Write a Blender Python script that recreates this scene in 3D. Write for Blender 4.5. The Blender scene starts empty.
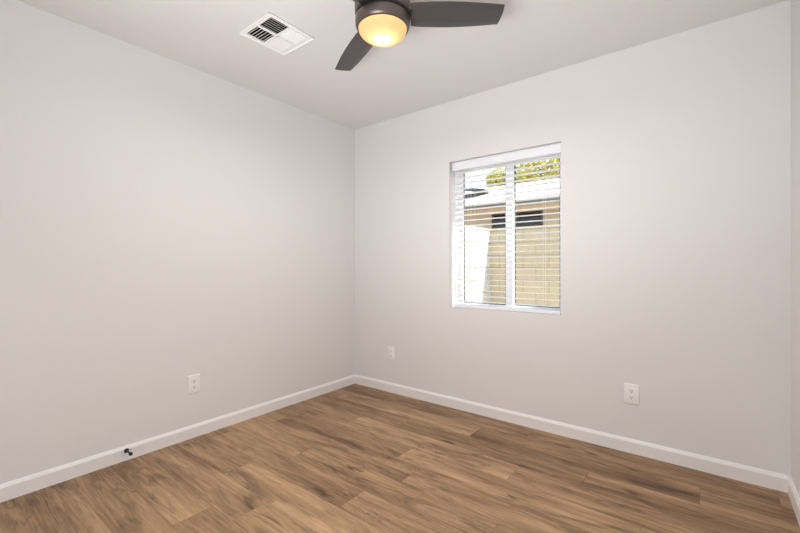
import bpy, bmesh, math, random
from mathutils import Vector, Matrix
from math import sin, cos, pi, radians

random.seed(7)
S = bpy.context.scene
COL = S.collection

# ------------------------------------------------------------------ camera
D, XL, XR, H = 2.724, -2.676, 0.328, 2.44      # window wall, left wall, right wall, ceiling
YB = -1.70                                     # wall behind the photographer
yaw, pit, rol, fpx, camz = 0.66274, -0.001457, 0.002122, 393.13, 1.128
r_ = Vector((cos(yaw), sin(yaw), 0)); u_ = Vector((0, 0, 1)); w_ = Vector((-sin(yaw), cos(yaw), 0))
u2 = cos(pit)*u_ - sin(pit)*w_; w2 = sin(pit)*u_ + cos(pit)*w_
r3 = cos(rol)*r_ - sin(rol)*u2; u3 = sin(rol)*r_ + cos(rol)*u2
cam = bpy.data.cameras.new('camera'); co = bpy.data.objects.new('camera', cam); COL.objects.link(co)
cam.sensor_width = 36; cam.lens = fpx/800*36; cam.clip_start = 0.02
m = Matrix.Identity(4)
for i in range(3):
    m[i][0] = r3[i]; m[i][1] = u3[i]; m[i][2] = -w2[i]
m[2][3] = camz
co.matrix_world = m
S.camera = co

# ------------------------------------------------------------------ world, sun, lights, exposure
wd = bpy.data.worlds.new('sky'); S.world = wd; wd.use_nodes = True
nt = wd.node_tree
sky = nt.nodes.new('ShaderNodeTexSky'); sky.sky_type = 'NISHITA'; sky.sun_disc = False
sky.sun_elevation = radians(52); sky.sun_rotation = radians(70); sky.dust_density = 3.0; sky.air_density = 1.0
bg = nt.nodes['Background']; bg.inputs[1].default_value = 0.74
haze = nt.nodes.new('ShaderNodeMixRGB'); haze.inputs[0].default_value = 0.62; haze.inputs[2].default_value = (1.25, 1.27, 1.30, 1)
nt.links.new(sky.outputs[0], haze.inputs[1]); nt.links.new(haze.outputs[0], bg.inputs[0])

sl = bpy.data.lights.new('sun', 'SUN'); sl.energy = 7.2; sl.angle = radians(0.6); sl.color = (1, .95, .86)
so = bpy.data.objects.new('sun', sl); COL.objects.link(so); so.location = (3, 6, 8)
SUN = Vector((0.62, 0.20, 0.80)).normalized()
so.rotation_euler = SUN.to_track_quat('Z', 'Y').to_euler()

def area(name, loc, target, sx, sy, watts, color):
    l = bpy.data.lights.new(name, 'AREA'); l.shape = 'RECTANGLE'; l.size = sx; l.size_y = sy
    l.energy = watts; l.color = color
    o = bpy.data.objects.new(name, l); COL.objects.link(o); o.location = loc
    o.rotation_euler = (Vector(loc) - Vector(target)).to_track_quat('Z', 'Y').to_euler()
    return o
area('rear_fill', (-.60, -1.60, 1.00), (-1.0, 1.8, .95), 1.6, 1.7, 25, (.955, .972, .995))  # added soft fill lamp behind the camera; no doorway is built there
fl_ = area('ceiling_fill', (-.60, -.35, .85), (-1.05, 1.20, 2.44), 1.1, .8, 16, (.965, .975, .995))  # unseen lamp added to brighten the ceiling, aimed upward
fl_.data.spread = radians(100)

S.view_settings.view_transform = 'Standard'; S.view_settings.look = 'None'
S.view_settings.exposure = 0.12; S.view_settings.gamma = 1.0; S.view_settings.use_curve_mapping = False
try:
    S.cycles.max_bounces = 14; S.cycles.diffuse_bounces = 8; S.cycles.transparent_max_bounces = 16
    S.cycles.transmission_bounces = 10; S.cycles.use_denoising = True
    S.cycles.sample_clamp_indirect = 6.0; S.cycles.caustics_reflective = False
except Exception:
    pass

# ------------------------------------------------------------------ material helpers
def mat(name, color, rough=0.5, metal=0.0, bump=None, vary=None, spec=None):
    """principled material; bump=(scale,strength,dist); vary=(scale,amount) gentle mottling of the colour"""
    M = bpy.data.materials.new(name); M.use_nodes = True
    n = M.node_tree.nodes; L = M.node_tree.links; b = n['Principled BSDF']
    b.inputs['Base Color'].default_value = (*color, 1); b.inputs['Roughness'].default_value = rough
    b.inputs['Metallic'].default_value = metal
    if spec is not None: b.inputs['Specular IOR Level'].default_value = spec
    tc = n.new('ShaderNodeTexCoord')
    if vary:
        t = n.new('ShaderNodeTexNoise'); t.inputs['Scale'].default_value = vary[0]; t.inputs['Detail'].default_value = 3
        L.new(tc.outputs['Object'], t.inputs['Vector'])
        mx = n.new('ShaderNodeMixRGB'); mx.blend_type = 'MIX'
        a = vary[1]
        mx.inputs[1].default_value = (*[min(1, c*(1-a)) for c in color], 1)
        mx.inputs[2].default_value = (*[min(1, c*(1+a)) for c in color], 1)
        L.new(t.outputs[0], mx.inputs[0]); L.new(mx.outputs[0], b.inputs['Base Color'])
    if bump:
        t = n.new('ShaderNodeTexNoise'); t.inputs['Scale'].default_value = bump[0]; t.inputs['Detail'].default_value = 2
        L.new(tc.outputs['Object'], t.inputs['Vector'])
        bp = n.new('ShaderNodeBump'); bp.inputs['Strength'].default_value = bump[1]; bp.inputs['Distance'].default_value = bump[2]
        L.new(t.outputs[0], bp.inputs['Height']); L.new(bp.outputs[0], b.inputs['Normal'])
    return M

def glass_mat():
    M = bpy.data.materials.new('window_glass'); M.use_nodes = True
    n = M.node_tree.nodes; L = M.node_tree.links
    n.remove(n['Principled BSDF'])
    tr = n.new('ShaderNodeBsdfTransparent'); tr.inputs[0].default_value = (.95, .97, .96, 1)
    gl = n.new('ShaderNodeBsdfGlossy'); gl.inputs['Roughness'].default_value = 0.02
    mx = n.new('ShaderNodeMixShader'); mx.inputs[0].default_value = 0.012
    L.new(tr.outputs[0], mx.inputs[1]); L.new(gl.outputs[0], mx.inputs[2])
    L.new(mx.outputs[0], n['Material Output'].inputs[0])
    return M

def frosted_mat():
    """frosted amber glass bowl: light from the bulb inside scatters through it"""
    M = bpy.data.materials.new('frosted_glass'); M.use_nodes = True
    n = M.node_tree.nodes; L = M.node_tree.links
    n.remove(n['Principled BSDF'])
    tl = n.new('ShaderNodeBsdfTranslucent'); tl.inputs[0].default_value = (1.0, .615, .27, 1)
    tr = n.new('ShaderNodeBsdfTransparent'); tr.inputs[0].default_value = (1, .97, .93, 1)
    df = n.new('ShaderNodeBsdfDiffuse'); df.inputs[0].default_value = (.7, .6, .45, 1)
    m1 = n.new('ShaderNodeMixShader'); m1.inputs[0].default_value = 0.22
    m2 = n.new('ShaderNodeMixShader'); m2.inputs[0].default_value = 0.0
    L.new(tl.outputs[0], m1.inputs[1]); L.new(df.outputs[0], m1.inputs[2])
    L.new(m1.outputs[0], m2.inputs[1]); L.new(tr.outputs[0], m2.inputs[2])
    L.new(m2.outputs[0], n['Material Output'].inputs[0])
    return M

def block_mat(name, c1, c2, mortar, axis):
    """concrete block laid in running bond on a wall that runs along the given axis"""
    M = bpy.data.materials.new(name); M.use_nodes = True
    n = M.node_tree.nodes; L = M.node_tree.links; b = n['Principled BSDF']; b.inputs['Roughness'].default_value = .9
    tc = n.new('ShaderNodeTexCoord'); sp = n.new('ShaderNodeSeparateXYZ'); cb = n.new('ShaderNodeCombineXYZ')
    L.new(tc.outputs['Object'], sp.inputs[0])
    L.new(sp.outputs[axis], cb.inputs[0]); L.new(sp.outputs[2], cb.inputs[1])
    br = n.new('ShaderNodeTexBrick'); br.offset = .5
    br.inputs['Color1'].default_value = (*c1, 1); br.inputs['Color2'].default_value = (*c2, 1); br.inputs['Mortar'].default_value = (*mortar, 1)
    br.inputs['Scale'].default_value = 1; br.inputs['Brick Width'].default_value = .406; br.inputs['Row Height'].default_value = .203
    br.inputs['Mortar Size'].default_value = .007; br.inputs['Mortar Smooth'].default_value = .2; br.inputs['Bias'].default_value = 0
    L.new(cb.outputs[0], br.inputs['Vector']); 
    ns = n.new('ShaderNodeTexNoise'); ns.inputs['Scale'].default_value = 30
    L.new(tc.outputs['Object'], ns.inputs['Vector'])
    mx = n.new('ShaderNodeMixRGB'); mx.blend_type = 'MULTIPLY'; mx.inputs[0].default_value = .25
    L.new(br.outputs['Color'], mx.inputs[1]); L.new(ns.outputs[0], mx.inputs[2]); L.new(mx.outputs[0], b.inputs['Base Color'])
    bp = n.new('ShaderNodeBump'); bp.inputs['Strength'].default_value = .5; bp.inputs['Distance'].default_value = .006; bp.invert = True
    L.new(br.outputs['Fac'], bp.inputs['Height']); L.new(bp.outputs[0], b.inputs['Normal'])
    return M

def wood_floor_mat():
    M = bpy.data.materials.new('vinyl_plank'); M.use_nodes = True
    n = M.node_tree.nodes; L = M.node_tree.links; b = n['Principled BSDF']
    b.inputs['Roughness'].default_value = .45; b.inputs['Specular IOR Level'].default_value = .35
    at = n.new('ShaderNodeAttribute'); at.attribute_name = 'plank'      # r = tone, g,b = shift of the figure
    uv = n.new('ShaderNodeUVMap'); uv.uv_map = 'UVMap'
    sp = n.new('ShaderNodeSeparateColor'); L.new(at.outputs['Color'], sp.inputs[0])
    def math(op, a, v=None, w=None):
        q = n.new('ShaderNodeMath'); q.operation = op
        if isinstance(a, (int, float)): q.inputs[0].default_value = a
        else: L.new(a, q.inputs[0])
        for k, x in ((1, v), (2, w)):
            if x is None: continue
            if isinstance(x, (int, float)): q.inputs[k].default_value = x
            else: L.new(x, q.inputs[k])
        return q.outputs[0]
    # shifted coordinates: every plank has a piece of figure of its own
    off = n.new('ShaderNodeCombineXYZ')
    L.new(math('MULTIPLY', sp.outputs[1], 37.0), off.inputs[0]); L.new(math('MULTIPLY', sp.outputs[2], 23.0), off.inputs[1])
    vec = n.new('ShaderNodeVectorMath'); vec.operation = 'ADD'
    L.new(uv.outputs[0], vec.inputs[0]); L.new(off.outputs[0], vec.inputs[1])
    def noise(sx, sy, scale, detail, rough=.55, dist=0):
        mp = n.new('ShaderNodeMapping'); mp.inputs['Scale'].default_value = (sx, sy, 1)
        L.new(vec.outputs[0], mp.inputs['Vector'])
        t = n.new('ShaderNodeTexNoise'); t.inputs['Scale'].default_value = scale; t.inputs['Detail'].default_value = detail
        t.inputs['Roughness'].default_value = rough; t.inputs['Distortion'].default_value = dist
        L.new(mp.outputs[0], t.inputs['Vector']); return t.outputs[0]
    def ramp(src, stops):
        rp = n.new('ShaderNodeValToRGB'); e = rp.color_ramp.elements
        e[0].position, e[0].color = stops[0][0], (*[stops[0][1]]*3, 1) if not isinstance(stops[0][1], tuple) else (*stops[0][1], 1)
        e[1].position, e[1].color = stops[1][0], (*[stops[1][1]]*3, 1) if not isinstance(stops[1][1], tuple) else (*stops[1][1], 1)
        for p, c in stops[2:]:
            q = e.new(p); q.color = (*[c]*3, 1) if not isinstance(c, tuple) else (*c, 1)
        L.new(src, rp.inputs[0]); return rp.outputs[0]
    broad = noise(1.0, 8.0, 1.1, 3, .5, .35)            # wide cloudy bands, the length of the plank
    fine = noise(1.6, 26.0, 2.2, 8, .72, .30)           # fine grain
    hair = noise(2.0, 60.0, 3.5, 6, .75, .1)
    dark = math('ADD', noise(1.0, 4.2, 2.4, 5, .62, .9), math('MULTIPLY', math('SUBTRACT', fine, .5), .30))            # smoky dark figure
    v = math('ADD', math('MULTIPLY', broad, .38), math('MULTIPLY', fine, .38))
    v = math('ADD', v, math('MULTIPLY', hair, .24))
    v = math('ADD', v, math('MULTIPLY', math('SUBTRACT', sp.outputs[0], .5), .15))
    colr = ramp(v, [(.36, (.115, .062, .030)), (.65, (.560, .365, .205)), (.45, (.240, .141, .074)), (.54, (.385, .240, .130))])
    dk = ramp(dark, [(.53, 1.0), (.68, .42)])
    m1 = n.new('ShaderNodeMixRGB'); m1.blend_type = 'MULTIPLY'; m1.inputs[0].default_value = .85
    L.new(colr, m1.inputs[1]); L.new(dk, m1.inputs[2])
    # knots and short splits
    mp = n.new('ShaderNodeMapping'); mp.inputs['Scale'].default_value = (1.0, 3.4, 1); L.new(vec.outputs[0], mp.inputs['Vector'])
    wob = n.new('ShaderNodeTexNoise'); wob.inputs['Scale'].default_value = 9; L.new(mp.outputs[0], wob.inputs['Vector'])
    wv = n.new('ShaderNodeVectorMath'); wv.operation = 'MULTIPLY_ADD'; wv.inputs[1].default_value = (.16, .16, .16)
    L.new(wob.outputs[1], wv.inputs[0]); L.new(mp.outputs[0], wv.inputs[2])
    vo = n.new('ShaderNodeTexVoronoi'); vo.inputs['Scale'].default_value = 1.75; L.new(wv.outputs[0], vo.inputs['Vector'])
    kn = ramp(vo.outputs['Distance'], [(.04, .30), (.13, 1.0)])
    m2 = n.new('ShaderNodeMixRGB'); m2.blend_type = 'MULTIPLY'; m2.inputs[0].default_value = .9
    L.new(m1.outputs[0], m2.inputs[1]); L.new(kn, m2.inputs[2])
    # thin cathedral grain lines, here and there
    cath = math('FRACT', math('MULTIPLY', noise(.8, 7.5, 1.3, 2, .45, .5), 11.0))
    ln = ramp(cath, [(.0, .62), (.16, 1.0), (.86, 1.0), (1.0, .62)])
    msk = ramp(noise(1.0, 4.0, 1.7, 2), [(.44, 0.0), (.60, .85)])
    m3 = n.new('ShaderNodeMixRGB'); m3.blend_type = 'MULTIPLY'
    L.new(msk, m3.inputs[0]); L.new(m2.outputs[0], m3.inputs[1]); L.new(ln, m3.inputs[2])
    L.new(m3.outputs[0], b.inputs['Base Color'])
    bp = n.new('ShaderNodeBump'); bp.inputs['Strength'].default_value = .12; bp.inputs['Distance'].default_value = .002
    L.new(fine, bp.inputs['Height']); L.new(bp.outputs[0], b.inputs['Normal'])
    return M

M = dict(
    wall=mat('wall_paint', (.75, .743, .742), .85, bump=(260, .10, .0015), vary=(1.2, .006)),
    ceil=mat('ceiling_paint', (.75, .743, .742), .9, bump=(220, .12, .0015)),
    trim=mat('trim_paint', (.83, .825, .82), .42),
    floor=wood_floor_mat(),
    seam=mat('plank_groove', (.16, .10, .062), .8),
    plate=mat('outlet_plastic', (.86, .86, .86), .35),
    slot=mat('outlet_slot', (.03, .03, .03), .6),
    screw=mat('plate_screw', (.70, .69, .68), .4),
    vinyl=mat('window_vinyl', (.84, .85, .86), .4),
    gasket=mat('window_gasket', (.10, .12, .11), .7),
    blind=mat('faux_wood_blind', (.82, .845, .89), .42),
    cord=mat('blind_cord', (.80, .80, .79), .8),
    glass=glass_mat(),
    bronze=mat('fan_bronze', (.115, .092, .083), .34, .55),
    blade=mat('fan_blade', (.062, .057, .057), .36, 0.0, bump=(90, .04, .001)),
    gap=mat('fan_gap', (.012, .011, .011), .6),
    frost=frosted_mat(),
    vent=mat('vent_enamel', (.90, .90, .89), .4),
    duct=mat('duct_black', (.012, .012, .014), .9),
    stop=mat('black_metal', (.012, .012, .013), .4, .3),
    rubber=mat('black_rubber', (.014, .014, .014), .7),
    block=block_mat('tan_block', (.63, .545, .39), (.58, .50, .355), (.42, .355, .24), 0),
    wblock=block_mat('white_block', (.66, .655, .63), (.60, .595, .57), (.26, .255, .24), 1),
    ground=mat('gravel', (.52, .44, .34), .95, bump=(40, .6, .02), vary=(25, .25)),
    stucco=mat('house_stucco', (.74, .66, .54), .9, bump=(90, .3, .004), vary=(6, .05)),
    shingle=mat('pale_roofing', (.74, .73, .71), .9, bump=(30, .3, .01), vary=(12, .08)),
    fascia=mat('grey_fascia', (.20, .19, .175), .7),
    beam=mat('raw_wood', (.62, .44, .26), .7, vary=(9, .15)),
    darkframe=mat('dark_window_frame', (.07, .065, .06), .5),
    darkpane=mat('dark_pane', (.025, .027, .03), .08),
    darkroof=mat('dark_roof', (.10, .095, .09), .8),
    bark=mat('bark', (.20, .14, .09), .95, bump=(20, .6, .02)),
    leaf=mat('leaf', (.56, .53, .12), .6, vary=(3.0, .45)),
)

# ------------------------------------------------------------------ mesh helpers
def add_box(bm, x0, x1, y0, y1, z0, z1, bevel=0.0, seg=2):
    r = bmesh.ops.create_cube(bm, size=1)
    vs = r['verts']
    for v in vs:
        v.co = Vector((x0 + (v.co.x+.5)*(x1-x0), y0 + (v.co.y+.5)*(y1-y0), z0 + (v.co.z+.5)*(z1-z0)))
    if bevel:
        es = list({e for v in vs for e in v.link_edges})
        bmesh.ops.bevel(bm, geom=es, offset=bevel, segments=seg, affect='EDGES', profile=.5)

def add_lathe(bm, prof, n=64, c=(0, 0, 0)):
    rings = []
    for r, z in prof:
        if r < 1e-6: rings.append([bm.verts.new((c[0], c[1], c[2]+z))])
        else: rings.append([bm.verts.new((c[0]+r*cos(2*pi*i/n), c[1]+r*sin(2*pi*i/n), c[2]+z)) for i in range(n)])
    for a, b in zip(rings, rings[1:]):
        for i in range(n):
            j = (i+1) % n
            if len(a) == 1 and len(b) == 1: continue
            if len(a) == 1: bm.faces.new((a[0], b[j], b[i]))
            elif len(b) == 1: bm.faces.new((a[i], a[j], b[0]))
            else: bm.faces.new((a[i], a[j], b[j], b[i]))

def add_tube(bm, p0, p1, r, n=12, r1=None):
    p0, p1 = Vector(p0), Vector(p1); d = (p1-p0).normalized()
    a = d.orthogonal().normalized(); b = d.cross(a); r1 = r if r1 is None else r1
    A = [bm.verts.new(p0 + r*(cos(2*pi*i/n)*a + sin(2*pi*i/n)*b)) for i in range(n)]
    B = [bm.verts.new(p1 + r1*(cos(2*pi*i/n)*a + sin(2*pi*i/n)*b)) for i in range(n)]
    for i in range(n): bm.faces.new((A[i], A[(i+1) % n], B[(i+1) % n], B[i]))
    bm.faces.new(A[::-1]); bm.faces.new(B)

def add_extrude(bm, prof, axis, a, b):
    """closed 2D profile swept straight from a to b along 'x' or 'y' (profile = other horizontal axis, z)"""
    def P(t, q): return (t, q[0], q[1]) if axis == 'x' else (q[0], t, q[1])
    A = [bm.verts.new(P(a, q)) for q in prof]; B = [bm.verts.new(P(b, q)) for q in prof]
    k = len(prof)
    for i in range(k): bm.faces.new((A[i], A[(i+1) % k], B[(i+1) % k], B[i]))
    bm.faces.new(A[::-1]); bm.faces.new(B)

def add_slab_with_hole(bm, P, u0, u1, v0, v1, hole, t0, t1):
    """slab over [u0,u1]x[v0,v1] between depths t0,t1 with a rectangular hole; P maps (u,v,t) to a point"""
    us = [u0, hole[0], hole[1], u1]; vs = [v0, hole[2], hole[3], v1]
    g = [[[bm.verts.new(P(u, v, t)) for t in (t0, t1)] for v in vs] for u in us]
    for i in range(3):
        for j in range(3):
            if i == 1 and j == 1: continue
            for k in (0, 1):
                bm.faces.new((g[i][j][k], g[i+1][j][k], g[i+1][j+1][k], g[i][j+1][k]))
    def side(a, b): bm.faces.new((a[0], b[0], b[1], a[1]))
    for i in range(3):
        side(g[i][0], g[i+1][0]); side(g[i][3], g[i+1][3]); side(g[0][i], g[0][i+1]); side(g[3][i], g[3][i+1])
    side(g[1][1], g[2][1]); side(g[1][2], g[2][2]); side(g[1][1], g[1][2]); side(g[2][1], g[2][2])

def obj(name, bm, m, parent=None, smooth=False, ang=35):
    bmesh.ops.recalc_face_normals(bm, faces=bm.faces[:])
    me = bpy.data.meshes.new(name); bm.to_mesh(me); bm.free()
    me.materials.append(m)
    o = bpy.data.objects.new(name, me); COL.objects.link(o)
    if parent: o.parent = parent
    if smooth:
        for p in me.polygons: p.use_smooth = True
        try: me.set_sharp_from_angle(angle=radians(ang))
        except Exception: pass
    return o

def thing(name, label, cat, loc=(0, 0, 0), rz=0, group=None):
    o = bpy.data.objects.new(name, None); COL.objects.link(o); o.empty_display_size = .05
    o.location = loc; o.rotation_euler = (0, 0, rz); o['label'] = label; o['category'] = cat
    if group: o['group'] = group
    return o

def struct(name, bm, m, label=None, cat=None, smooth=False):
    o = obj(name, bm, m, smooth=smooth); o['kind'] = 'structure'
    if label: o['label'] = label
    if cat: o['category'] = cat
    return o
BM = bmesh.new

def dup_tree(o, parent=None):
    c = o.copy(); COL.objects.link(c)
    if parent: c.parent = parent
    for ch in list(o.children): dup_tree(ch, c)
    return c

# ------------------------------------------------------------------ floor: planks laid along x
ROW, Y0R, PL = 0.177, 0.383, 1.212
JOINT = {  # one known end joint in each row (row k spans Y0R+k*ROW ..)
    -2: .30, -1: -.95, 0: -1.75, 1: -1.32, 2: -.62, 3: -1.66, 4: -2.07, 5: -1.357, 6: -.72, 7: -1.262, 8: -1.437, 9: -.832, 10: -1.72, 11: -1.24, 12: -2.15}
TONE = {  # tone of the plank right of / left of the known joint
    (9, -1): .92, (9, 0): .50, (4, 0): .85, (4, -1): .48, (5, -1): .50, (5, 0): .66, (8, 0): .74, (8, -1): .45,
    (7, -1): .36, (7, 0): .62, (11, -1): .66, (11, 0): .22, (11, 1): .50, (10, 0): .28, (10, -1): .36, (12, 0): .32, (12, -1): .18,
    (0, -1): .55, (1, -1): .55, (6, 0): .55, (6, -1): .45, (3, 0): .7, (2, 0): .6, (3, -1): .42}
bm = BM()
uvl = bm.loops.layers.uv.new('UVMap'); cl = bm.loops.layers.float_color.new('plank')
fx0, fx1 = XL-.12, XR+.12
rr = random.Random(31)
k = -13
while Y0R + k*ROW < D+.1:
    ya, yb = max(Y0R+k*ROW, YB-.1), min(Y0R+(k+1)*ROW, D+.1)
    j = JOINT.get(k, rr.uniform(-2, 0))
    xs = [(q, j+q*PL) for q in range(-4, 5)]
    if yb > ya:
        for q, x in xs:
            xa, xb = max(x, fx0), min(x+PL, fx1)
            tone = TONE.get((k, q), rr.uniform(.25, .72)); g, b = rr.random(), rr.random()
            if xb <= xa: continue
            e = .0006
            f = bm.faces.new([bm.verts.new(p) for p in ((xa+e, ya+e, 0), (xb-e, ya+e, 0), (xb-e, yb-e, 0), (xa+e, yb-e, 0))])
            for lp in f.loops:
                lp[uvl].uv = (lp.vert.co.x, lp.vert.co.y); lp[cl] = (tone, g, b, 1)
            f.material_index = 0
    k += 1
nplank = len(bm.faces)
add_box(bm, fx0, fx1, YB-.1, D+.1, -.12, -.0012)
for f in list(bm.faces)[nplank:]: f.material_index = 1
fl = obj('floor', bm, M['floor']); fl['kind'] = 'structure'; fl['label'] = 'brown wood-look plank floor running parallel to the window wall'
fl.data.materials.append(M['seam'])

# ------------------------------------------------------------------ walls and ceiling
WX0, WX1, WZ0, WZ1 = -1.624, -.766, .797, 1.957      # window opening
WT = .20                                             # thickness of the window wall
bm = BM()
add_slab_with_hole(bm, lambda u, v, t: (u, t, v), XL-.12, XR+.12, -.12, H+.12, (WX0, WX1, WZ0, WZ1), D, D+WT)
struct('wall_back', bm, M['wall'])
bm = BM(); add_box(bm, XL-.12, XL, YB-.1, D, -.12, H+.12); struct('wall_left', bm, M['wall'])
bm = BM(); add_box(bm, XR, XR+.12, YB-.1, D, -.12, H+.12); struct('wall_right', bm, M['wall'])
bm = BM(); add_box(bm, XL, XR, YB-.1, YB, -.12, H+.12); struct('wall_front', bm, M['wall'])
VX0, VX1, VY0, VY1 = -2.067, -1.776, 1.184, 1.482    # outer edge of the ceiling register
bm = BM()
add_slab_with_hole(bm, lambda u, v, t: (u, v, t), XL, XR, YB, D, (VX0+.0265, VX1-.0265, VY0+.0265, VY1-.0265), H, H+.12)
struct('ceiling', bm, M['ceil'])

# baseboards: flat face with a sloped top
def base_prof(s, w):   # s: direction into the room, w: wall coordinate
    return [(w, 0), (w+s*.0135, 0), (w+s*.0135, .066), (w+s*.0115, .0705), (w+s*.006, .0795), (w+s*.004, .083), (w, .083)]
bm = BM(); add_extrude(bm, base_prof(1, XL), 'y', YB, D); struct('baseboard_left', bm, M['trim'])
bm = BM(); add_extrude(bm, base_prof(-1, D), 'x', XL+.0135, XR-.0135); struct('baseboard_back', bm, M['trim'])
bm = BM(); add_extrude(bm, base_prof(-1, XR), 'y', YB, D); struct('baseboard_right', bm, M['trim'])

# ------------------------------------------------------------------ window (horizontal slider, white vinyl)
FY0, FY1 = D+.095, D+.165
win = bpy.data.objects.new('window_1', None); COL.objects.link(win); win['kind'] = 'structure'
win.location = ((WX0+WX1)/2, FY0, WZ0)
win['label'] = 'white vinyl sliding window set in the window wall behind the blind'
def wpart(name, boxes, m, parent=win, bev=.002):
    bm = BM()
    for b in boxes: add_box(bm, *b, bevel=bev, seg=1)
    o = obj(name, bm, m)
    for v in o.data.vertices: v.co -= Vector(win.location)
    o.parent = parent
    return o
fw = .030
fr = wpart('window_frame', [(WX0, WX0+fw, FY0, FY1, WZ0, WZ1), (WX1-fw, WX1, FY0, FY1, WZ0, WZ1),
                            (WX0+fw, WX1-fw, FY0, FY1, WZ0, WZ0+.012), (WX0+fw, WX1-fw, FY0, FY1, WZ1-fw, WZ1)], M['vinyl'])
MX0, MX1 = -1.196, -1.140
def sash(x0, x1, y0, y1, sl, sr):
    a, b = WZ0+.012, WZ1-fw
    s = wpart('sash', [(x0, x0+sl, y0, y1, a, b), (x1-sr, x1, y0, y1, a, b), (x0+sl, x1-sr, y0, y1, a, a+.020), (x0+sl, x1-sr, y0, y1, b-.034, b)], M['vinyl'])
    g = .006
    wpart('gasket', [(x0+sl, x0+sl+g, y0+.006, y1-.006, a+.020, b-.034), (x1-sr-g, x1-sr, y0+.006, y1-.006, a+.020, b-.034),
                     (x0+sl+g, x1-sr-g, y0+.006, y1-.006, a+.020, a+.020+g), (x0+sl+g, x1-sr-g, y0+.006, y1-.006, b-.034-g, b-.034)], M['gasket'], parent=s, bev=0)
    ym = (y0+y1)/2
    wpart('glass_pane', [(x0+sl-.003, x1-sr+.003, ym-.0015, ym+.0015, a+.017, b-.031)], M['glass'], parent=s, bev=0)
    return s
sash(WX0+fw, MX1, FY0+.008, FY0+.034, .040, .056)
sash(MX1-.030, WX1-fw, FY0+.036, FY0+.062, .030, .012)

# ------------------------------------------------------------------ blind
bl = thing('window_blind', 'white two-inch slatted blind with open slats hung inside the window opening', 'blind', ((WX0+WX1)/2, D+.045, WZ0))
BX0, BX1 = -1.596, -.774
def bpart(name, bm, m, parent=bl, smooth=False):
    o = obj(name, bm, m, smooth=smooth)
    for v in o.data.vertices: v.co -= Vector(bl.location)
    o.parent = parent
    return o
bm = BM()   # valance with short returns and a small bead on its lower edge
vz0, vz1 = 1.884, 1.949
prof = [(D+.012, vz0+.004), (D+.015, vz0), (D+.021, vz0), (D+.021, vz1), (D+.015, vz1), (D+.012, vz1-.006), (D+.0145, vz1-.012), (D+.0145, vz0+.012)]
add_extrude(bm, prof, 'x', WX0+.020, WX1-.002)
bpart('valance', bm, M['blind'])
bm = BM(); add_box(bm, BX0, BX1, D+.024, D+.074, 1.905, WZ1-.001, .002, 1); bpart('headrail', bm, M['blind'])
SZ0, SP = .849, .0424
bm = BM()
for k in range(25):
    z = SZ0 + k*SP
    n = 6
    top, bot = [], []
    for i in range(n+1):
        t = i/n; y = D+.020+.050*t; c = .0022*(1-(2*t-1)**2)
        top.append((y, z+c+.0014)); bot.append((y, z+c-.0014))
    add_extrude(bm, top+bot[::-1], 'x', BX0, BX1)
bpart('slats', bm, M['blind'])
bm = BM(); add_box(bm, BX0, BX1, D+.019, D+.071, .799, .822, .003, 2); bpart('bottom_rail', bm, M['blind'])
for x in (-1.494, -.889):
    bm = BM()
    for y in (D+.0185, D+.0715): add_tube(bm, (x, y, .822), (x, y, 1.905), .0011, 6)
    for k in range(25): add_tube(bm, (x, D+.0185, SZ0+k*SP-.002), (x, D+.0715, SZ0+k*SP-.002), .0006, 5)
    bpart('ladder_string', bm, M['cord'])
for x, zb in ((-1.440, 1.02), (-1.408, 1.12)):
    bm = BM(); add_tube(bm, (x, D+.0172, zb), (x, D+.0172, 1.905), .0012, 6)
    c = bpart('lift_cord', bm, M['cord'])
    bm = BM(); add_lathe(bm, [(0, .004), (.003, .002), (.006, -.022), (.005, -.028), (0, -.029)], 12, (x, D+.0172, zb))
    bpart('tassel', bm, M['blind'], parent=c, smooth=True)

# ------------------------------------------------------------------ ceiling fan with light
FC = (-1.1805, 1.386)
fan = thing('ceiling_fan', 'dark bronze three-blade ceiling fan with a lit frosted bowl light', 'ceiling fan', (FC[0], FC[1], H))
def z(v): return v-H
bm = BM(); add_lathe(bm, [(0, 0), (.085, 0), (.092, z(2.425)), (.118, z(2.412)), (.128, z(2.395)), (.129, z(2.34)), (.128, z(2.294)), (.124, z(2.286)), (0, z(2.286))], 72)
obj('motor_housing', bm, M['bronze'], fan, True)
bm = BM(); add_lathe(bm, [(0, z(2.286)), (.112, z(2.286)), (.112, z(2.270)), (0, z(2.270))], 48)
obj('rotor_plate', bm, M['gap'], fan, True)
bm = BM(); add_lathe(bm, [(.06, z(2.270)), (.121, z(2.270)), (.1255, z(2.266)), (.1265, z(2.256)), (.1255, z(2.238)), (.121, z(2.225)), (.1150, z(2.2200)), (.1115, z(2.2205)), (.1105, z(2.228)), (.1105, z(2.262)), (.06, z(2.262)), (.06, z(2.270))], 72)
ring = obj('light_ring', bm, M['bronze'], fan, True, 60)
bm = BM()
R0, DP = .1115, .055
prof = [(R0*cos(a), z(2.2225)-DP*sin(a)) for a in [i*pi/2/16 for i in range(16)]] + [(0, z(2.2225)-DP)]
inner = [(0, z(2.2225)-DP+.003)] + [((R0-.003)*cos(a), z(2.2225)-(DP-.003)*sin(a)) for a in [i*pi/2/16 for i in range(15, -1, -1)]]
add_lathe(bm, prof, 64)
obj('light_bowl', bm, M['frost'], fan, True, 80)
bm = BM(); add_lathe(bm, [(0, z(2.262)), (.022, z(2.262)), (.022, z(2.25)), (.016, z(2.244)), (0, z(2.244))], 24)
obj('lamp_socket', bm, M['plate'], fan, True)
lb = bpy.data.lights.new('fan_bulb', 'POINT'); lb.energy = .52; lb.color = (1, .93, .84); lb.shadow_soft_size = .02
lo = bpy.data.objects.new('fan_bulb', lb); COL.objects.link(lo); lo.location = (FC[0], FC[1], 2.194)
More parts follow.
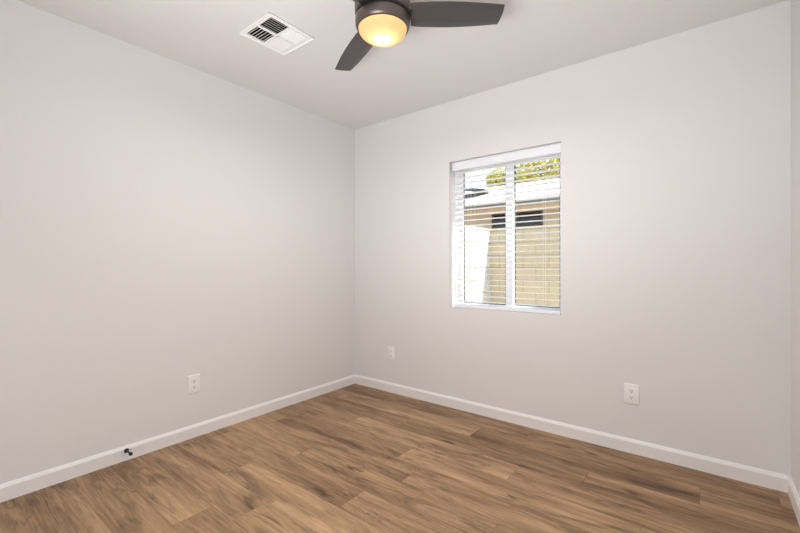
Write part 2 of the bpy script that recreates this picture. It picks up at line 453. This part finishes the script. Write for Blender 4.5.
ld = bpy.data.lights.new('fan_lamp_beam', 'AREA'); ld.shape = 'DISK'; ld.size = .085; ld.energy = 17; ld.color = (1, .955, .905)
lo = bpy.data.objects.new('fan_lamp_beam', ld); COL.objects.link(lo); lo.location = (FC[0], FC[1], 2.1665)

def blade_mesh():
    """blade along +x: lens-shaped outline, pitched, thin with rounded edges"""
    bm = BM(); pitch = radians(12); th = .0035
    n = 22; top, bot = [], []
    for i in range(n+1):
        t = i/n
        w = .0655 + .0075*sin(pi*min(1, t*1.02)) - .0125*t*t
        if t < .06: w *= .94 + .06*(t/.06)
        xn, xf = .129 + (.547-.129)*t, .129 + (.534-.129)*t     # near side is longer than the far side
        row = []
        for s in (-1, -.94, -.5, 0, .5, .94, 1):
            f = (s+1)/2; x = xn*(1-f) + xf*f + (.006*(1-s*s)*t**4)
            y = s*w; h = th*(.35 if abs(s) == 1 else 1)
            row.append((x, y, h, .010*(1-t)))
        top.append(row)
    def V(x, y, h, lift):
        return bm.verts.new((x, y*cos(pitch), -y*sin(pitch)+h+lift))
    A = [[V(x, y, h, l) for x, y, h, l in r] for r in top]; B = [[V(x, y, -h, l) for x, y, h, l in r] for r in top]
    for i in range(n):
        for j in range(6):
            bm.faces.new((A[i][j], A[i+1][j], A[i+1][j+1], A[i][j+1])); bm.faces.new((B[i][j], B[i][j+1], B[i+1][j+1], B[i+1][j]))
        for j in (0, 6):
            bm.faces.new((A[i][j], B[i][j], B[i+1][j], A[i+1][j]))
    for i in (0, n):
        for j in range(6): bm.faces.new((A[i][j], A[i][j+1], B[i][j+1], B[i][j]))
    return bm
b0 = obj('blade', blade_mesh(), M['blade'], fan, True, 50)
bm = BM(); add_box(bm, .085, .137, -.036, .036, -.001, .006, .003, 2)
i0 = obj('blade_iron', bm, M['gap'], b0); i0.location = (0, 0, .008)
BZ = z(2.275)
for q, a in enumerate((35.7, 155.7, 275.7)):
    b = b0 if q == 0 else b0.copy()
    if q:
        COL.objects.link(b); c = i0.copy(); COL.objects.link(c); c.parent = b
    b.location = (0, 0, BZ); b.rotation_euler = (0, 0, radians(a))

# ------------------------------------------------------------------ ceiling register
vt = thing('ceiling_vent', 'square white four-way air register in the ceiling left of the fan', 'vent', ((VX0+VX1)/2, (VY0+VY1)/2, H))
hx, hy = (VX1-VX0)/2, (VY1-VY0)/2
bm = BM()
ih = .118
for (a, b, c, d) in ((-hx, hx, -hy, -ih), (-hx, hx, ih, hy), (-hx, -ih, -ih, ih), (ih, hx, -ih, ih)):
    add_box(bm, a, b, c, d, -.0035, 0)
for (a, b, c, d) in ((-hx, hx, -hy, -hy+.006), (-hx, hx, hy-.006, hy), (-hx, -hx+.006, -hy, hy), (hx-.006, hx, -hy, hy)):
    add_box(bm, a, b, c, d, -.0085, 0, .0015, 1)
add_box(bm, -.006, .006, -ih, ih, -.0075, 0); add_box(bm, -ih, ih, -.006, .006, -.0075, 0)
obj('vent_frame', bm, M['vent'], vt)
def louvers(sx, sy, along, tilt, wv=.0165):
    """one quarter of the register: slats running along one axis, all tilted the same way"""
    bm = BM(); a, b = .007, ih-.001; ns = 6; pitch_ = (b-a)/ns
    t = radians(38)
    for i in range(ns):
        c = a + (i+.5)*pitch_
        for lo_, hi_ in ((a+.001, b-.001),):
            prof = []
            m_ = 5
            up, dn = [], []
            for q in range(m_+1):                       # curved blade
                f = q/m_; off = (f-.45)*wv*cos(t); zz = -.006 + f*wv*sin(t)*(.55+.45*f)
                up.append((off, zz+.0006)); dn.append((off, zz-.0006))
            for s_ in up + dn[::-1]: prof.append((c*1.0 + tilt*s_[0], s_[1]))
            # place in the right quadrant
            S2 = (sy if along == 'x' else sx); S1 = (sx if along == 'x' else sy)
            pr = [(S2*c + tilt*q_[0], q_[1]) for q_ in up + dn[::-1]]
            e0, e1 = sorted((S1*lo_, S1*hi_))
            add_extrude(bm, pr, along, e0, e1)
    return bm
# lower edge of each blade points away from the way the air is thrown
obj('louver_bank', louvers(-1, -1, 'x', 1), M['vent'], vt)
obj('louver_bank', louvers(1, -1, 'y', -1), M['vent'], vt)
obj('louver_bank', louvers(1, 1, 'x', -1, .0150), M['vent'], vt)
obj('louver_bank', louvers(-1, 1, 'y', 1, .0158), M['vent'], vt)
bm = BM()
q = .1175
add_box(bm, -q, q, -q, q, .100, .104)
for (a, b, c, d) in ((-q, -q+.002, -q, q), (q-.002, q, -q, q), (-q, q, -q, -q+.002), (-q, q, q-.002, q)): add_box(bm, a, b, c, d, .001, .104)
obj('duct_boot', bm, M['duct'], vt)

# ------------------------------------------------------------------ electrical outlets
def make_outlet(name, label, loc, rz):
    """plate in the local xz plane, facing -y"""
    t = thing(name, label, 'outlet', loc, rz, None)
    bm = BM(); add_box(bm, -.040, .040, -.0062, 0, -.0605, .0605, .0028, 3)
    obj('cover_plate', bm, M['plate'], t, True, 50)
    for s in (1, -1):
        bm = BM(); n = 32; zc = s*.0195; A, B = [], []
        for i in range(n):                              # rounded face with flat top and bottom
            a = 2*pi*i/n; x = .0168*cos(a); zz = max(-.0142, min(.0142, .0168*sin(a)))
            A.append(bm.verts.new((x, -.0058, zc+zz))); B.append(bm.verts.new((x*.97, -.0085, zc+zz*.97)))
        for i in range(n): bm.faces.new((A[i], A[(i+1) % n], B[(i+1) % n], B[i]))
        bm.faces.new(B)
        r = obj('receptacle', bm, M['plate'], t)
        bm = BM()
        add_box(bm, -.0078, -.0052, -.0088, -.008, zc-.0015, zc+.0078); add_box(bm, .0052, .0078, -.0088, -.008, zc+.0002, zc+.0072)
        add_tube(bm, (0, -.0088, zc-.0065), (0, -.008, zc-.0065), .0030, 12)
        obj('contact_slots', bm, M['slot'], r)
    bm = BM(); add_lathe(bm, [(0, .0012), (.0025, .001), (.0032, 0), (0, 0)], 14)
    sc = obj('screw', bm, M['screw'], t); sc.location = (0, -.0060, 0); sc.rotation_euler = (radians(90), 0, 0)
    return t
G = None
o1 = make_outlet('wall_outlet', 'white duplex outlet low on the window wall, right of the window', (-.358, D, .354), 0)
o2 = dup_tree(o1); o2.location = (-2.226, D, .347); o2['label'] = 'white duplex outlet on the window wall beside the far room corner'
o3 = dup_tree(o1); o3.location = (XL, 1.209, .350); o3.rotation_euler = (0, 0, radians(90)); o3['label'] = 'white duplex outlet on the left wall above the door stop and baseboard'

# ------------------------------------------------------------------ door stop on the left baseboard
ds = thing('door_stop', 'small black rod door stop screwed to the left baseboard', 'door stop', (XL+.0135, .821, .0575))
def lathe_x(prof, n=24):
    bm = BM(); add_lathe(bm, [(r, zz) for r, zz in prof], n)
    bmesh.ops.rotate(bm, verts=bm.verts[:], cent=(0, 0, 0), matrix=Matrix.Rotation(radians(90), 3, 'Y'))
    return bm
obj('base_flange', lathe_x([(0, 0), (.0125, 0), (.013, .002), (.011, .006), (.006, .010), (.005, .012), (0, .012)]), M['stop'], ds, True)
obj('rod', lathe_x([(.0045, .008), (.0042, .060), (0, .060)]), M['stop'], ds, True)
obj('bumper', lathe_x([(.006, .058), (.0088, .060), (.0092, .068), (.0085, .074), (.005, .077), (0, .0775)]), M['rubber'], ds, True)

# ------------------------------------------------------------------ outside the window
GZ = -.12
bm = BM(); add_box(bm, -16, 10, D+WT, 26, GZ-.3, GZ)
g = struct('ground', bm, M['ground'])
bw = thing('block_wall', 'tan concrete block wall in shade outside, filling the right of the window', 'wall', (-.5, 6.28, GZ))
bm = BM(); add_box(bm, -2.4, 3.5, -.08, .08, 0, 1.83); obj('block_courses', bm, M['block'], bw)
bm = BM(); add_box(bm, -2.4, 3.5, -.085, .085, 1.83, 1.875, .006, 1); obj('wall_cap', bm, M['block'], bw)
b2 = thing('block_wall', 'sunlit white block wall outside, at the lower left of the window', 'wall', (-2.98, 4.9, GZ))
bm = BM(); add_box(bm, -.08, .08, -1.3, 1.46, 0, 1.83); obj('block_courses', bm, M['wblock'], b2)
bm = BM(); add_box(bm, -.085, .085, -1.3, 1.46, 1.83, 1.87, .006, 1); obj('wall_cap', bm, M['wblock'], b2)

# neighbour's house: stucco wall, wood frieze, grey fascia, pale low roof, a dark high window
hs = thing('house', 'neighbouring stucco house with pale sloping roof, seen above the block wall', 'house', (-3, 8.5, GZ))
def hb(name, boxes, m, parent=hs, bev=0):
    bm = BM()
    for b in boxes: add_box(bm, *b, bevel=bev, seg=1)
    return obj(name, bm, m, parent)
hb('house_wall', [(-9, 8, 0, .2, 0, 2.66)], M['stucco'])
hb('frieze_board', [(-9, 8, -.58, -.54, 2.36, 2.50)], M['beam'])
hb('fascia', [(-9, 8, -.62, -.58, 2.50, 2.60)], M['fascia'])
bm = BM(); add_extrude(bm, [(-.64, 2.60), (4.1, 3.95), (6.8, 3.05), (6.8, 2.93), (4.1, 3.82), (-.58, 2.5)], 'x', -9.2, 8.2)
obj('roof', bm, M['shingle'], hs)
wf = hb('house_window', [(-.92, .25, -.03, .02, 2.10, 2.14), (-.92, .25, -.03, .02, 2.40, 2.44), (-.92, -.88, -.03, .02, 2.14, 2.40), (.21, .25, -.03, .02, 2.14, 2.40), (-.33, -.29, -.03, .02, 2.14, 2.40)], M['darkframe'])
hb('pane', [(-.88, .21, -.012, .0, 2.14, 2.40)], M['darkpane'], wf)

# a patio cover beyond the white block wall; the tip of its low roof shows at the upper left
pc = thing('patio_cover', 'dark tip of a low patio roof at the upper left of the window', 'patio cover', (-3.36, 6.95, GZ))
def beam(name, p, q, h, d, m):
    bm = BM(); p, q = Vector(p), Vector(q); e = (q-p); sdir = Vector((-e.y, e.x, 0)).normalized()*d
    vs = [bm.verts.new(v) for v in (p, q, q+sdir, p+sdir)]; vt_ = [bm.verts.new(v.co+Vector((0, 0, h))) for v in vs]
    bm.faces.new(vs); bm.faces.new(vt_)
    for i in range(4): bm.faces.new((vs[i], vs[(i+1) % 4], vt_[(i+1) % 4], vt_[i]))
    return obj(name, bm, m, pc)
beam('rake_board', (0, 0, 2.655), (-2.4, 0, 3.12), .06, -.05, M['darkroof'])
beam('eave_beam', (0, .05, 2.645), (-2.4, .75, 2.56), .07, -.09, M['darkroof'])
bm = BM()
v = [bm.verts.new(p) for p in ((0, .05, 2.70), (-2.4, .05, 3.165), (-2.4, .72, 3.165), (0, .06, 2.70))]
bm.faces.new(v); w = [bm.verts.new(q.co + Vector((0, 0, .03))) for q in v]; bm.faces.new(w)
for i in range(4): bm.faces.new((v[i], v[(i+1) % 4], w[(i+1) % 4], w[i]))
obj('roof_panel', bm, M['shingle'], pc)
for y in (.06, .70):
    bm = BM(); add_box(bm, -2.4, -2.3, y-.05, y+.05, 0, 2.9 if y < .5 else 2.57); obj('post', bm, M['darkroof'], pc)

def tree(loc, label, crowns, n, seed):
    rn = random.Random(seed)
    t = thing('tree', label, 'tree', loc)
    bm = BM(); add_tube(bm, (0, 0, 0), (.1, 0, 3.2), .16, 12, .09)
    for c in crowns: add_tube(bm, (.1, 0, 2.9), (c[0], c[1], c[2]), .07, 8, .02)
    obj('trunk', bm, M['bark'], t, True)
    bm = BM()
    for cx, cy, cz, rx, rz in crowns:
        for i in range(n):
            d = Vector((rn.gauss(0, 1), rn.gauss(0, 1), rn.gauss(0, 1))).normalized() * (rn.random()**.4)
            p = Vector((cx+d.x*rx, cy+d.y*rx, cz+d.z*rz))
            a = Vector((rn.gauss(0, 1), rn.gauss(0, 1), rn.gauss(0, .6))).normalized(); b = a.orthogonal().normalized()
            b = Matrix.Rotation(rn.uniform(0, 6.28), 3, a) @ b
            l = rn.uniform(.08, .17); w = l*.38
            bm.faces.new([bm.verts.new(p + q_) for q_ in (-b*l, a*w, b*l, -a*w)])
    obj('foliage', bm, M['leaf'], t)
tree((-6.9, 18.4, GZ), 'yellow-green leafy tree rising behind the pale roof', [(-1.25, 0, 5.45, .62, .62), (.3, 0, 5.6, .95, .85), (1.5, .3, 5.7, .95, .8), (2.7, .2, 5.6, .95, .8), (-.4, .8, 5.3, .7, .6)], 800, 4)
